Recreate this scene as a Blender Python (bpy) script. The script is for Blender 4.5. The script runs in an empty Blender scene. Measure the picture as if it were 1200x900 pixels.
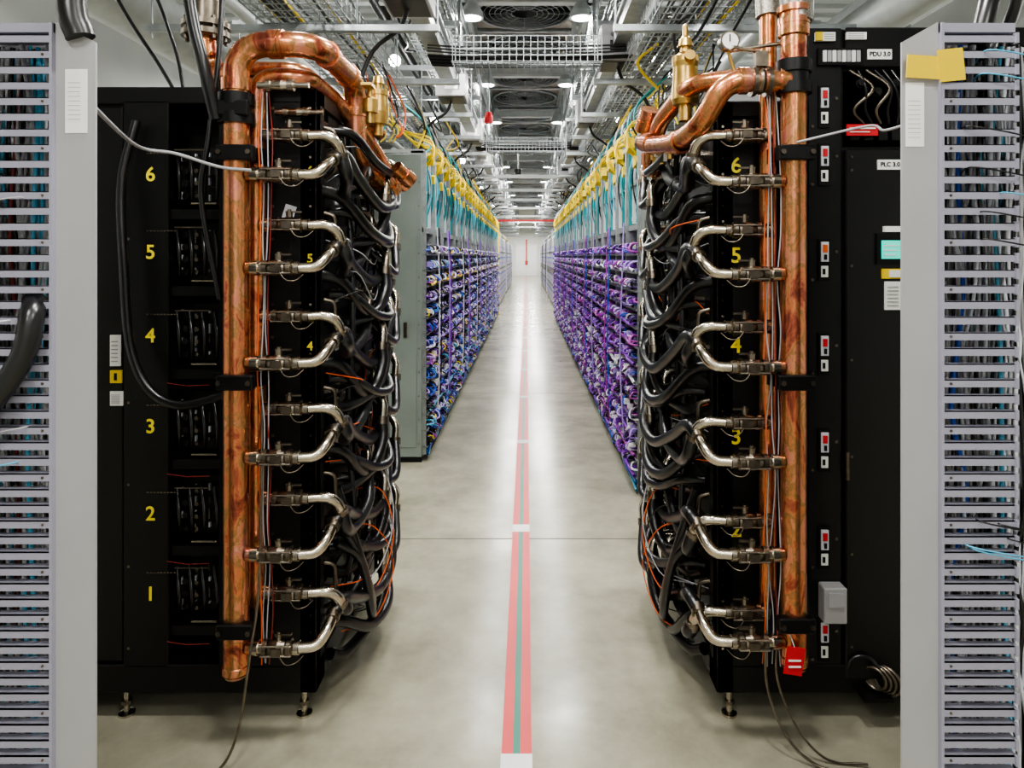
import bpy, math, random
from mathutils import Vector, Matrix
R = random.Random(7)
scene = bpy.context.scene

# ------------------------------------------------------------ materials
def lin(c):
    return tuple((v/12.92 if v <= 0.04045 else ((v+0.055)/1.055)**2.4) for v in c)
def hexc(h):
    return lin(tuple(int(h[i:i+2],16)/255 for i in (0,2,4)))
MATS = {}
def mat(name, col, rough=0.5, metal=0.0, noise=0.0, nscale=8.0, emit=0.0, col2=None, bump=0.0, spec=0.5):
    if name in MATS: return MATS[name]
    m = bpy.data.materials.new(name); m.use_nodes = True
    nt = m.node_tree; b = nt.nodes["Principled BSDF"]
    c = hexc(col) if isinstance(col,str) else col
    b.inputs["Base Color"].default_value = (*c,1)
    b.inputs["Roughness"].default_value = rough
    b.inputs["Metallic"].default_value = metal
    b.inputs["Specular IOR Level"].default_value = spec
    tc = nt.nodes.new("ShaderNodeTexCoord")
    n = nt.nodes.new("ShaderNodeTexNoise"); n.inputs["Scale"].default_value = nscale
    n.inputs["Detail"].default_value = 4
    nt.links.new(tc.outputs["Object"], n.inputs["Vector"])
    r = nt.nodes.new("ShaderNodeValToRGB")
    if col2: c2 = hexc(col2)
    else: c2 = tuple(v*(1-max(noise,0.06)) for v in c)
    r.color_ramp.elements[0].position = 0.35; r.color_ramp.elements[1].position = 0.65
    r.color_ramp.elements[0].color = (*c2,1); r.color_ramp.elements[1].color = (*c,1)
    nt.links.new(n.outputs["Fac"], r.inputs["Fac"])
    nt.links.new(r.outputs["Color"], b.inputs["Base Color"])
    if emit:
        b.inputs["Emission Color"].default_value = (*c,1); b.inputs["Emission Strength"].default_value = emit
    MATS[name] = m
    return m
mat("black","070708",0.42,spec=0.35)
mat("black_satin","0e0e10",0.36,spec=0.45)
mat("rubber","0f0f11",0.30,spec=0.7)
mat("dark","050506",0.6,spec=0.3)
mat("steel","cdc4b4",0.22,1.0,0.25,30)
mat("steel_dark","8a8073",0.3,1.0,0.35,30)
mat("galv","a9afb0",0.40,0.6,0.25,14)
mat("galv_white","c6cbca",0.45,0.15,0.12,10)
mat("greypaint","a9a8aa",0.42,0.0,0.04,4)
mat("cabgrey","8e9994",0.40,0.3,0.18,3)
mat("slat","9c9baa",0.42,0.0,0.03,4)
mat("white","f0f0ee",0.5)
mat("label","f4f4f0",0.6)
mat("yellow",(0.86,0.62,0.01),0.45)
mat("yellow_num",(0.95,0.78,0.02),0.5)
mat("orange",(0.75,0.12,0.02),0.5)
mat("red",(0.62,0.015,0.025),0.5)
mat("red_d",(0.22,0.02,0.015),0.5)
mat("tape_red",(0.74,0.045,0.05),0.42,0,0.1,3)
mat("tape_green",(0.015,0.22,0.15),0.42,0,0.1,3)
mat("teal",(0.02,0.36,0.38),0.45)
mat("teal_d",(0.01,0.18,0.22),0.5)
mat("purple",(0.20,0.025,0.42),0.42)
mat("purple_d",(0.06,0.015,0.17),0.42)
mat("magenta",(0.36,0.05,0.36),0.42)
mat("lilac",(0.42,0.30,0.74),0.42)
mat("blue",(0.02,0.10,0.55),0.42)
mat("cyan",(0.10,0.42,0.62),0.42)
mat("cgrey","a9a9ad",0.5)
mat("cwhite","dfe2ea",0.45)
mat("brass","d2ae66",0.3,0.9,0.25,30)
mat("screen","35d0b8",0.4,emit=0.8)
mat("lamp","ffffff",0.5,emit=30.0)
mat("joint","5f5d56",0.8)
mat("ceil","c8cccb",0.7,0,0.05,2)
mat("wallp","e8eae8",0.6,0,0.04,2)
mat("curtain","f4f6f8",0.6,0,0.04,2)
mat("braid","b5afa4",0.4,0.85,0.6,180)
def copper():
    m = bpy.data.materials.new("copper"); m.use_nodes=True; nt=m.node_tree; b=nt.nodes["Principled BSDF"]
    tc=nt.nodes.new("ShaderNodeTexCoord"); mp=nt.nodes.new("ShaderNodeMapping"); mp.inputs["Scale"].default_value=(1,1,0.5)
    n=nt.nodes.new("ShaderNodeTexNoise"); n.inputs["Scale"].default_value=13; n.inputs["Detail"].default_value=8; n.inputs["Roughness"].default_value=0.68; n.inputs["Distortion"].default_value=0.8
    nt.links.new(tc.outputs["Object"],mp.inputs["Vector"]); nt.links.new(mp.outputs["Vector"],n.inputs["Vector"])
    r=nt.nodes.new("ShaderNodeValToRGB"); e=r.color_ramp.elements
    e[0].position=0.3; e[0].color=(*hexc("66382f"),1); e[1].position=0.70; e[1].color=(*hexc("f4c4aa"),1)
    for p,c in ((0.4,"ad5f4c"),(0.46,"df8f62"),(0.52,"9c7c50"),(0.57,"e59874"),(0.63,"cf8877")):
        x=e.new(p); x.color=(*hexc(c),1)
    nt.links.new(n.outputs["Fac"],r.inputs["Fac"]); nt.links.new(r.outputs["Color"],b.inputs["Base Color"])
    b.inputs["Metallic"].default_value=0.85; b.inputs["Roughness"].default_value=0.26
    MATS["copper"]=m
copper()
def concrete():
    m=bpy.data.materials.new("concrete"); m.use_nodes=True; nt=m.node_tree; b=nt.nodes["Principled BSDF"]
    tc=nt.nodes.new("ShaderNodeTexCoord")
    n=nt.nodes.new("ShaderNodeTexNoise"); n.inputs["Scale"].default_value=1.6; n.inputs["Detail"].default_value=10; n.inputs["Roughness"].default_value=0.68
    nt.links.new(tc.outputs["Object"],n.inputs["Vector"])
    r=nt.nodes.new("ShaderNodeValToRGB"); e=r.color_ramp.elements
    e[0].position=0.32; e[0].color=(*hexc("7f7b6a"),1); e[1].position=0.68; e[1].color=(*hexc("ada996"),1)
    nt.links.new(n.outputs["Fac"],r.inputs["Fac"]); nt.links.new(r.outputs["Color"],b.inputs["Base Color"])
    n2=nt.nodes.new("ShaderNodeTexNoise"); n2.inputs["Scale"].default_value=5; n2.inputs["Detail"].default_value=6
    nt.links.new(tc.outputs["Object"],n2.inputs["Vector"])
    mr=nt.nodes.new("ShaderNodeMapRange"); mr.inputs["To Min"].default_value=0.12; mr.inputs["To Max"].default_value=0.30
    nt.links.new(n2.outputs["Fac"],mr.inputs["Value"]); nt.links.new(mr.outputs["Result"],b.inputs["Roughness"])
    MATS["concrete"]=m
concrete()

# ------------------------------------------------------------ mesh builder
class MB:
    def __init__(s): s.v=[]; s.f=[]; s.m=[]; s.sm=[]; s.names=[]
    def mi(s,n):
        if n not in s.names: s.names.append(n)
        return s.names.index(n)
    def add(s,vs,fs,m,smooth=False):
        o=len(s.v); s.v+= [tuple(p) for p in vs]; k=s.mi(m)
        for f in fs: s.f.append(tuple(i+o for i in f)); s.m.append(k); s.sm.append(smooth)
    def box(s,x0,x1,y0,y1,z0,z1,m,bev=0.0,rot=None,piv=None):
        if bev:
            b=bev; vs=[];
            import itertools
            def P(ix,iy,iz,ax):
                X=(x0,x1)[ix];Y=(y0,y1)[iy];Z=(z0,z1)[iz]
                sx=(1,-1)[ix]*b; sy=(1,-1)[iy]*b; sz=(1,-1)[iz]*b
                return (X+(0 if ax==0 else sx), Y+(0 if ax==1 else sy), Z+(0 if ax==2 else sz))
            idx={}
            for ix,iy,iz in itertools.product((0,1),repeat=3):
                for ax in range(3):
                    idx[(ix,iy,iz,ax)]=len(vs); vs.append(P(ix,iy,iz,ax))
            g=lambda a,b_,c,ax: idx[(a,b_,c,ax)]
            fs=[]
            for t in (0,1):
                fs.append((g(t,0,0,0),g(t,1,0,0),g(t,1,1,0),g(t,0,1,0)))
                fs.append((g(0,t,0,1),g(1,t,0,1),g(1,t,1,1),g(0,t,1,1)))
                fs.append((g(0,0,t,2),g(1,0,t,2),g(1,1,t,2),g(0,1,t,2)))
            for a,c in itertools.product((0,1),repeat=2):
                fs.append((g(0,a,c,1),g(1,a,c,1),g(1,a,c,2),g(0,a,c,2)))
                fs.append((g(a,0,c,0),g(a,1,c,0),g(a,1,c,2),g(a,0,c,2)))
                fs.append((g(a,c,0,0),g(a,c,1,0),g(a,c,1,1),g(a,c,0,1)))
            for ix,iy,iz in itertools.product((0,1),repeat=3):
                fs.append((g(ix,iy,iz,0),g(ix,iy,iz,1),g(ix,iy,iz,2)))
        else:
            vs=[(x0,y0,z0),(x1,y0,z0),(x1,y1,z0),(x0,y1,z0),(x0,y0,z1),(x1,y0,z1),(x1,y1,z1),(x0,y1,z1)]
            fs=[(0,3,2,1),(4,5,6,7),(0,1,5,4),(1,2,6,5),(2,3,7,6),(3,0,4,7)]
        if rot is not None:
            p=Vector(piv) if piv else Vector(((x0+x1)/2,(y0+y1)/2,(z0+z1)/2))
            vs=[tuple(rot@(Vector(v)-p)+p) for v in vs]
        s.add(vs,fs,m)
    def tube(s,pts,r,m,n=8,cap=True,smooth=True):
        pts=[Vector(p) for p in pts]
        if len(pts)<2: return
        rs=r if isinstance(r,(list,tuple)) else [r]*len(pts)
        T=[]
        for i in range(len(pts)):
            a=pts[max(i-1,0)]; b=pts[min(i+1,len(pts)-1)]
            d=b-a
            T.append(d.normalized() if d.length>1e-9 else (T[-1] if T else Vector((0,0,1))))
        u=T[0].orthogonal().normalized()
        vs=[];fs=[]
        for i,p in enumerate(pts):
            u=(u-T[i]*u.dot(T[i]))
            if u.length<1e-6: u=T[i].orthogonal()
            u.normalize(); w=T[i].cross(u)
            for k in range(n):
                a=2*math.pi*k/n
                vs.append(p+(u*math.cos(a)+w*math.sin(a))*rs[i])
        for i in range(len(pts)-1):
            for k in range(n):
                fs.append((i*n+k,i*n+(k+1)%n,(i+1)*n+(k+1)%n,(i+1)*n+k))
        s.add(vs,fs,m,smooth)
        if cap:
            o=(len(pts)-1)*n
            s.add([vs[k] for k in range(n)],[tuple(reversed(range(n)))],m)
            s.add([vs[o+k] for k in range(n)],[tuple(range(n))],m)
    def lathe(s,o,d,prof,m,n=14):
        o=Vector(o); d=Vector(d).normalized()
        for i in range(len(prof)-1):
            (t0,r0),(t1,r1)=prof[i],prof[i+1]
            u=d.orthogonal().normalized(); w=d.cross(u); vs=[]
            for t,r in ((t0,r0),(t1,r1)):
                for k in range(n):
                    a=2*math.pi*k/n; vs.append(o+d*t+(u*math.cos(a)+w*math.sin(a))*r)
            s.add(vs,[(k,(k+1)%n,n+(k+1)%n,n+k) for k in range(n)],m,n>8)
    def ring(s,c,axis,Rr,r,m,n=20,k=5):
        c=Vector(c); d=Vector(axis).normalized(); u=d.orthogonal().normalized(); w=d.cross(u)
        pts=[c+(u*math.cos(2*math.pi*i/n)+w*math.sin(2*math.pi*i/n))*Rr for i in range(n+1)]
        s.tube(pts,r,m,k,False)
    def data(s,name):
        me=bpy.data.meshes.new(name); me.from_pydata(s.v,[],s.f)
        for n in s.names: me.materials.append(MATS[n])
        me.polygons.foreach_set("material_index",s.m); me.polygons.foreach_set("use_smooth",s.sm)
        me.update(); return me
    def obj(s,name,parent=None,loc=(0,0,0)):
        o=bpy.data.objects.new(name,s.data(name)); bpy.context.collection.objects.link(o)
        o.location=loc
        if parent: o.parent=parent
        return o
def empty(name,loc=(0,0,0)):
    e=bpy.data.objects.new(name,None); e.empty_display_size=0.1; e.location=loc
    bpy.context.collection.objects.link(e); return e
def spl(pts,sub=5):
    P=[Vector(p) for p in pts]; P=[P[0]*2-P[1]]+P+[P[-1]*2-P[-2]]; out=[]
    for i in range(1,len(P)-2):
        for k in range(sub):
            t=k/sub; a,b,c,d=P[i-1],P[i],P[i+1],P[i+2]
            out.append(0.5*((2*b)+(c-a)*t+(2*a-5*b+4*c-d)*t*t+(3*b-a-3*c+d)*t**3))
    out.append(P[-2]); return out
def fillet(pts,rad,seg=7):
    P=[Vector(p) for p in pts]; out=[P[0]]
    for i in range(1,len(P)-1):
        a=(P[i-1]-P[i]); b=(P[i+1]-P[i]); r=min(rad,a.length*0.49,b.length*0.49)
        A=P[i]+a.normalized()*r; B=P[i]+b.normalized()*r
        for k in range(seg+1):
            t=k/seg; out.append(A*(1-t)**2+P[i]*2*t*(1-t)+B*t*t)
    out.append(P[-1]); return out
def text(body,size,loc,m,parent,name,rotz=0,ext=0.0008,align='CENTER'):
    c=bpy.data.curves.new(name,'FONT'); c.body=body; c.size=size; c.extrude=ext; c.align_x=align; c.align_y='CENTER'
    c.offset=size*0.014
    o=bpy.data.objects.new(name,c); bpy.context.collection.objects.link(o)
    o.rotation_euler=(math.pi/2,0,rotz); o.location=loc; c.materials.append(MATS[m]); o.parent=parent; return o

# ------------------------------------------------------------ room shell
XL,XR,Y0,Y1,ZC=-4.6,4.6,-4.0,56.0,4.6
b=MB(); b.box(XL,XR,Y0,Y1,-0.1,0.0,"concrete"); b.obj("floor")
b=MB(); b.box(XL,XR,Y0,Y1,ZC,ZC+0.1,"ceil")
y=Y0
while y<30:
    b.box(XL,XR,y,y+0.12,ZC-0.05,ZC+0.01,"ceil"); y+=0.3
b.obj("ceiling")
b=MB(); b.box(XL-0.1,XL,Y0,Y1,0,ZC,"wallp"); b.obj("wall_left")
b=MB(); b.box(XR,XR+0.1,Y0,Y1,0,ZC,"wallp"); b.obj("wall_right")
b=MB(); b.box(XL,XR,Y1,Y1+0.1,0,ZC,"wallp"); b.obj("wall_far")
b=MB(); b.box(XL,XR,Y0-0.1,Y0,0,ZC,"wallp"); b.obj("wall_near")
d=empty("door_1",(0,Y1-0.05,0))
b=MB()
b.box(-0.95,0.95,-0.03,0.04,0,2.6,"white"); b.box(-0.85,-0.01,-0.06,-0.03,0.01,2.45,"curtain"); b.box(0.01,0.85,-0.06,-0.03,0.01,2.45,"curtain")
b.box(-0.12,-0.06,-0.1,-0.06,0.95,1.25,"steel_dark"); b.box(0.06,0.12,-0.1,-0.06,0.95,1.25,"steel_dark"); b.obj("leaf",d)
b=MB(); b.box(-0.06,0.06,-0.07,-0.04,0.9,3.0,"tape_red"); b.obj("red_door_stripe",loc=(0,Y1-0.06,0))
b=MB()
for yy in (0.2,3.98,8.2,12.4,16.6,20.8,25): b.box(XL,XR,yy,yy+0.008,0.0003,0.0012,"joint")
b.obj("floor_joint")
b=MB()
xc=-0.033
b.box(xc-0.05,xc-0.012,1.4,54,0.0005,0.002,"tape_red"); b.box(xc+0.012,xc+0.05,1.4,54,0.0005,0.002,"tape_red")
b.box(xc-0.012,xc+0.012,1.4,54,0.0005,0.0018,"tape_green")
for k in range(12):
    yy=2.2+k*1.93; b.box(xc-0.052,xc+0.052,yy-0.05,yy+0.06,0.002,0.0026,"white")
b.obj("floor_marking_tape")

# ------------------------------------------------------------ liquid cooled racks
def caster(b,x,y,h=0.11):
    b.lathe((x,y,0.0),(0,0,1),[(0,0),(0,0.028),(0.008,0.028),(0.014,0.010),(h,0.010)],"steel",12)
    b.lathe((x,y,0.04),(0,0,1),[(0,0.010),(0,0.018),(0.012,0.018),(0.012,0.01)],"steel_dark",6)

# ---- left rack
rackL=empty("liquid_cooled_server_rack",(-1.2,2.9,0))
b=MB(); ox,oy=1.2,-2.9
def bx(*a,**k):
    x0,x1,y0,y1,z0,z1,m=a; b.box(x0+ox,x1+ox,y0+oy,y1+oy,z0,z1,m,**k)
XA=-0.745
bx(-1.95,-1.42,2.44,3.42,0.1,2.24,"black")
bx(-1.42,XA-0.01,2.60,3.40,0.1,2.20,"dark")
bx(-1.95,XA,2.42,3.42,0.10,0.20,"black",bev=0.004)
bx(-1.95,XA,2.42,3.42,2.19,2.25,"black",bev=0.004)
bx(-1.43,-1.27,2.42,2.46,0.19,2.2,"black",bev=0.003)
bx(-1.95,-1.435,2.425,2.45,0.21,2.18,"black",bev=0.003)
bx(-1.09,-0.93,2.42,2.5,0.19,2.2,"black")
bx(-0.93,XA,2.42,2.47,0.19,2.2,"black",bev=0.003)
bx(XA-0.06,XA,2.42,2.52,0.1,2.25,"black",bev=0.004)
bx(XA-0.06,XA,2.9,2.95,0.1,2.2,"black"); bx(XA-0.06,XA,3.34,3.42,0.1,2.2,"black")
for i in range(34):
    z=0.26+i*0.058
    b.lathe((-0.765+ox,2.42+oy,z),(0,-1,0),[(0,0.005),(0.004,0.005),(0.004,0)],"steel" if i%3==0 else "dark",6)
    if i%2: b.lathe((-0.90+ox,2.42+oy,z),(0,-1,0),[(0,0.006),(0.003,0.006),(0.003,0)],"steel_dark",6)
    if i%5==0: b.lathe((-1.41+ox,2.42+oy,z),(0,-1,0),[(0,0.005),(0.003,0.005),(0.003,0)],"steel_dark",6)
zn=[1.937,1.662,1.366,1.045,0.736,0.452]
rr=random.Random(3)
for i,z in enumerate(zn):
    bx(-1.27,-1.09,2.435,2.6,z-0.155,z-0.12,"black")
    bx(-1.26,-1.10,2.50,2.6,z-0.1,z+0.11,"black")
    for k in range(4):
        zz=z-0.07+k*0.045
        b.lathe((-1.235+ox,2.5+oy,zz),(0,-1,0),[(0,0.012),(0.03,0.012),(0.03,0)],"black_satin",10)
        b.lathe((-1.19+ox,2.5+oy,zz),(0,-1,0),[(0,0.008),(0.04,0.008),(0.04,0)],"steel_dark",8)
        bx(-1.15,-1.11,2.49,2.5,zz-0.012,zz+0.012,"black_satin")
        for q in range(3): bx(-1.255+0.05*q,-1.25+0.05*q,2.48,2.49,zz+rr.uniform(-.02,.02),zz+0.005+rr.uniform(0,.02),rr.choice(["cgrey","cwhite","steel_dark"]))
    b.tube([(-1.19+ox,2.425+oy,z-0.10),(-1.10+ox,2.425+oy,z-0.10)],0.004,"steel",6)
    b.tube([(-1.25+ox,2.425+oy,z+0.09),(-1.13+ox,2.425+oy,z+0.09)],0.003,"steel_dark",6)
    for q in range(9): bx(-1.345+0.012*q,-1.337+0.012*q,2.416,2.421,z+0.075,z+0.079,"steel_dark")
    if i>1: b.tube([(x+ox,2.412+oy,zz) for x,zz in ((-1.27,z-0.165),(-1.2,z-0.175),(-1.12,z-0.172))],0.0018,"red_d",5)
    for k in range(4):
        b.tube(spl([(-1.26+ox+0.045*k,2.46+oy,z+0.08),(-1.23+ox+0.045*k,2.42+oy,z),(-1.25+ox+0.045*k,2.46+oy,z-0.08)],4),0.007,"rubber",6)
for i in range(10):
    z=0.3+i*0.19
    bx(XA-0.03,XA-0.004,2.53,3.33,z,z+0.14,"black_satin")
    for yy in (2.62,2.78,3.05,3.2):
        b.lathe((XA-0.004+ox,yy+oy,z+0.07),(1,0,0),[(0,0.02),(0.03,0.02),(0.03,0)],"steel_dark",8)
        bx(XA-0.004,XA+0.002,yy+0.05,yy+0.08,z+0.03,z+0.05,"label")
for x,y in ((-0.80,2.46),(-1.44,2.46),(-0.80,3.36),(-1.44,3.36)): caster(b,x+ox,y+oy)
bx(-1.475,-1.44,2.417,2.425,1.26,1.37,"label"); bx(-1.475,-1.435,2.417,2.425,1.20,1.245,"yellow"); bx(-1.475,-1.43,2.417,2.425,1.12,1.17,"label")
for k in range(6): bx(-1.47,-1.447,2.4155,2.4175,1.275+0.014*k,1.279+0.014*k,"cgrey"); bx(-1.47,-1.44,2.4155,2.4175,1.127+0.006*k,1.129+0.006*k,"cgrey")
bx(-1.46,-1.45,2.4155,2.4175,1.21,1.235,"dark")
bx(-0.86,-0.82,2.416,2.42,1.78,1.83,"cgrey",rot=Matrix.Rotation(0.3,3,'Y'))
b.obj("cabinet",rackL)
for i,z in enumerate(zn): text(str(6-i),0.07,(-1.331+1.2,2.416-2.9,z),"yellow_num",rackL,"number_%d"%(6-i))
for i,z in enumerate([1.98,1.67,1.36]): text(str(6-i),0.045,(-0.725-0.04+1.2,2.412-2.9,z-0.03),"yellow_num",rackL,"post_number_%d"%(6-i))

def valve(b,x,y,z,s,stub):
    d=(s,0,0); o=(x,y,z)
    b.lathe(o,d,[(0,0.021),(stub,0.021)],"copper",12)
    L=stub
    b.lathe(o,d,[(L-0.02,0.024),(L+0.005,0.026),(L+0.005,0.018),(L+0.025,0.018)],"steel",12)
    b.lathe(o,d,[(L+0.02,0.018),(L+0.02,0.027),(L+0.035,0.027),(L+0.035,0.021),(L+0.05,0.026),(L+0.072,0.030),(L+0.095,0.026),(L+0.10,0.021),(L+0.10,0.029),(L+0.113,0.029),(L+0.113,0.02)],"steel_dark",12)
    b.lathe(o,d,[(L+0.113,0.02),(L+0.125,0.023),(L+0.14,0.023),(L+0.14,0.0165)],"steel",12)
    cx=x+s*(L+0.072)
    b.lathe((cx,y,z+0.02),(0,0,1),[(0,0.012),(0.026,0.012),(0.026,0.007),(0.034,0.007),(0.034,0)],"steel_dark",8)
    b.box(cx-0.012-0.03*(s<0),cx+0.012+0.03*(s>0),y-0.006,y+0.006,z+0.042,z+0.048,"steel_dark")
    b.box(cx-0.016,cx+0.016,y-0.036,y-0.026,z-0.012,z+0.012,"steel_dark")
    for a in (-1,1):
        b.tube([(cx-s*0.055,y-0.024,z+a*0.016),(cx+s*0.045,y-0.024,z+a*0.016)],0.004,"steel",5)
    b.tube(spl([(cx,y-0.03,z+0.01),(cx+s*0.03,y-0.035,z-0.035),(cx+s*0.06,y-0.02,z-0.04),(cx+s*0.085,y-0.01,z-0.02)],4),0.0018,"steel_dark",5)
    return x+s*(L+0.14)

def bolts_clamp(b,x,y,z,w,h=0.05):
    b.box(x-w,x+w,y-0.055,y-0.02,z-h/2,z+h/2,"black",bev=0.004)
    b.box(x-w,x+w,y+0.02,y+0.13,z-h/2,z+h/2,"black")
    for sx in (-1,1):
        b.lathe((x+sx*(w-0.012),y-0.055,z),(0,-1,0),[(0,0.009),(0.008,0.009),(0.008,0)],"steel_dark",6)
def pipe_sleeve(b,x,y,z,r,h,m="copper"):
    b.lathe((x,y,z),(0,0,1),[(0,r-0.006),(0.004,r),(h-0.004,r),(h,r-0.006)],m,22)

# ---- left manifold
b=MB()
P1=(-0.969,2.28); r1=0.042
path=fillet([(*P1,0.262),(*P1,2.357),(-0.70,2.28,2.357),(-0.70,2.80,2.357),(-0.70,2.80,2.06),(-0.64,2.98,1.97)],0.11,8)
b.tube(path,r1,"copper",24)
pipe_sleeve(b,*P1,0.262,0.046,0.03); b.lathe((*P1,0.262),(0,0,-1),[(0,0.044),(0.012,0.036),(0.016,0.0)],"copper",22)
for (o,dv,L) in (((-0.969,2.28,2.20),(0,0,1),0.04),((-0.858,2.28,2.357),(1,0,0),0.035),((-0.81,2.28,2.357),(-1,0,0),0.01),((-0.70,2.385,2.357),(0,1,0),0.035),((-0.70,2.66,2.357),(0,1,0),0.035),((-0.70,2.80,2.22),(0,0,1),0.035)):
    b.lathe(o,dv,[(0,r1),(0,r1+0.006),(L,r1+0.006),(L,r1)],"copper",22)
b.lathe((-0.969,2.28,2.09),(0,0,1),[(0,r1),(0,0.058),(0.035,0.058),(0.035,0.05),(0.06,0.05),(0.06,0.058),(0.10,0.058),(0.10,r1)],"black",20)
b.box(-1.03,-0.91,2.225,2.25,2.11,2.16,"black",bev=0.004)
P2=(-0.935,2.365)
b.tube(fillet([(*P2,0.44),(*P2,2.27),(-0.76,2.365,2.27),(-0.76,2.72,2.27),(-0.66,2.9,2.12),(-0.62,3.05,2.02)],0.07,7),0.031,"copper",20)
b.tube(fillet([(-1.02,2.42,2.31),(-0.80,2.42,2.31),(-0.80,2.9,2.31),(-0.66,3.1,2.2)],0.07,6),0.028,"copper",16)
zl=[1.921,1.610,1.294,0.980,0.658,0.348]; zu=[2.063,1.756,1.444,1.128,0.821,0.497]
for z in zl: valve(b,-0.93,2.27,z,1,0.035)
for z in zu: valve(b,-0.91,2.34,z,1,0.025)
for z in (1.235,1.99,0.42): bolts_clamp(b,-0.955,2.28,z,0.06)
for (zz,yy) in ((2.215,2.26),(2.16,2.42)):
    b.lathe((-0.89,yy,zz),(1,0,0),[(0,0.012),(0.03,0.012),(0.03,0.02),(0.045,0.02),(0.045,0.014),(0.08,0.018),(0.10,0.014),(0.10,0.02),(0.12,0.02),(0.12,0.01),(0.17,0.01),(0.17,0)],"steel",10)
b.lathe((-0.63,2.9,2.16),(0,0,1),[(0,0.02),(0.05,0.02),(0.05,0.042),(0.1,0.046),(0.17,0.04),(0.17,0.045),(0.19,0.045),(0.2,0.018),(0.22,0.018),(0.22,0.026),(0.25,0.02),(0.26,0)],"brass",18)
b.lathe((-0.60,2.62,2.16),(0,0,1),[(0,0.015),(0.04,0.015),(0.04,0.03),(0.09,0.03),(0.10,0.012),(0.13,0.012),(0.13,0)],"brass",14)
b.box(-0.62,-0.58,2.55,2.62,2.29,2.30,"brass")
for (o,dv) in (((-0.62,2.98,1.99),(0.3,0.9,-0.45)),((-0.60,3.08,2.02),(0.4,0.8,-0.4)),((-0.56,2.92,2.03),(0.5,0.6,-0.5))):
    b.lathe(o,dv,[(0,0.03),(0.05,0.03),(0.05,0.036),(0.1,0.036),(0.1,0.03),(0.12,0)],"copper",16)
b.tube(fillet([(-1.22,2.6,3.0),(-1.22,2.6,2.46),(-1.20,2.6,2.33),(-1.04,2.5,2.32)],0.09,6),0.045,"copper",22)
b.tube(spl([(-1.22,2.6,2.6),(-1.22,2.6,2.9),(-1.24,2.64,3.4),(-1.3,2.7,4.5)],6),0.062,"braid",22)
b.lathe((-1.22,2.6,2.48),(0,0,1),[(0,0.045),(0,0.088),(0.02,0.088),(0.02,0.06),(0.035,0.06),(0.035,0.088),(0.055,0.088),(0.055,0.066),(0.13,0.066)],"steel_dark",22)
for k in range(8):
    a=k*math.pi/4; b.tube([(-1.22+0.074*math.cos(a),2.6+0.074*math.sin(a),2.465),(-1.22+0.074*math.cos(a),2.6+0.074*math.sin(a),2.55)],0.007,"steel_dark",6)
for k in range(4):
    pts=[(-0.895+0.01*k,2.30-0.01*(k%2),2.2)]
    z=2.2
    while z>0.4: z-=0.16; pts.append((-0.893+0.011*k+R.uniform(-.008,.008),2.295+R.uniform(-.015,.01),z))
    b.tube(spl(pts,4),0.0022,["orange","cgrey","cgrey","red_d"][k],5)
b.obj("copper_coolant_manifold")

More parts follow.
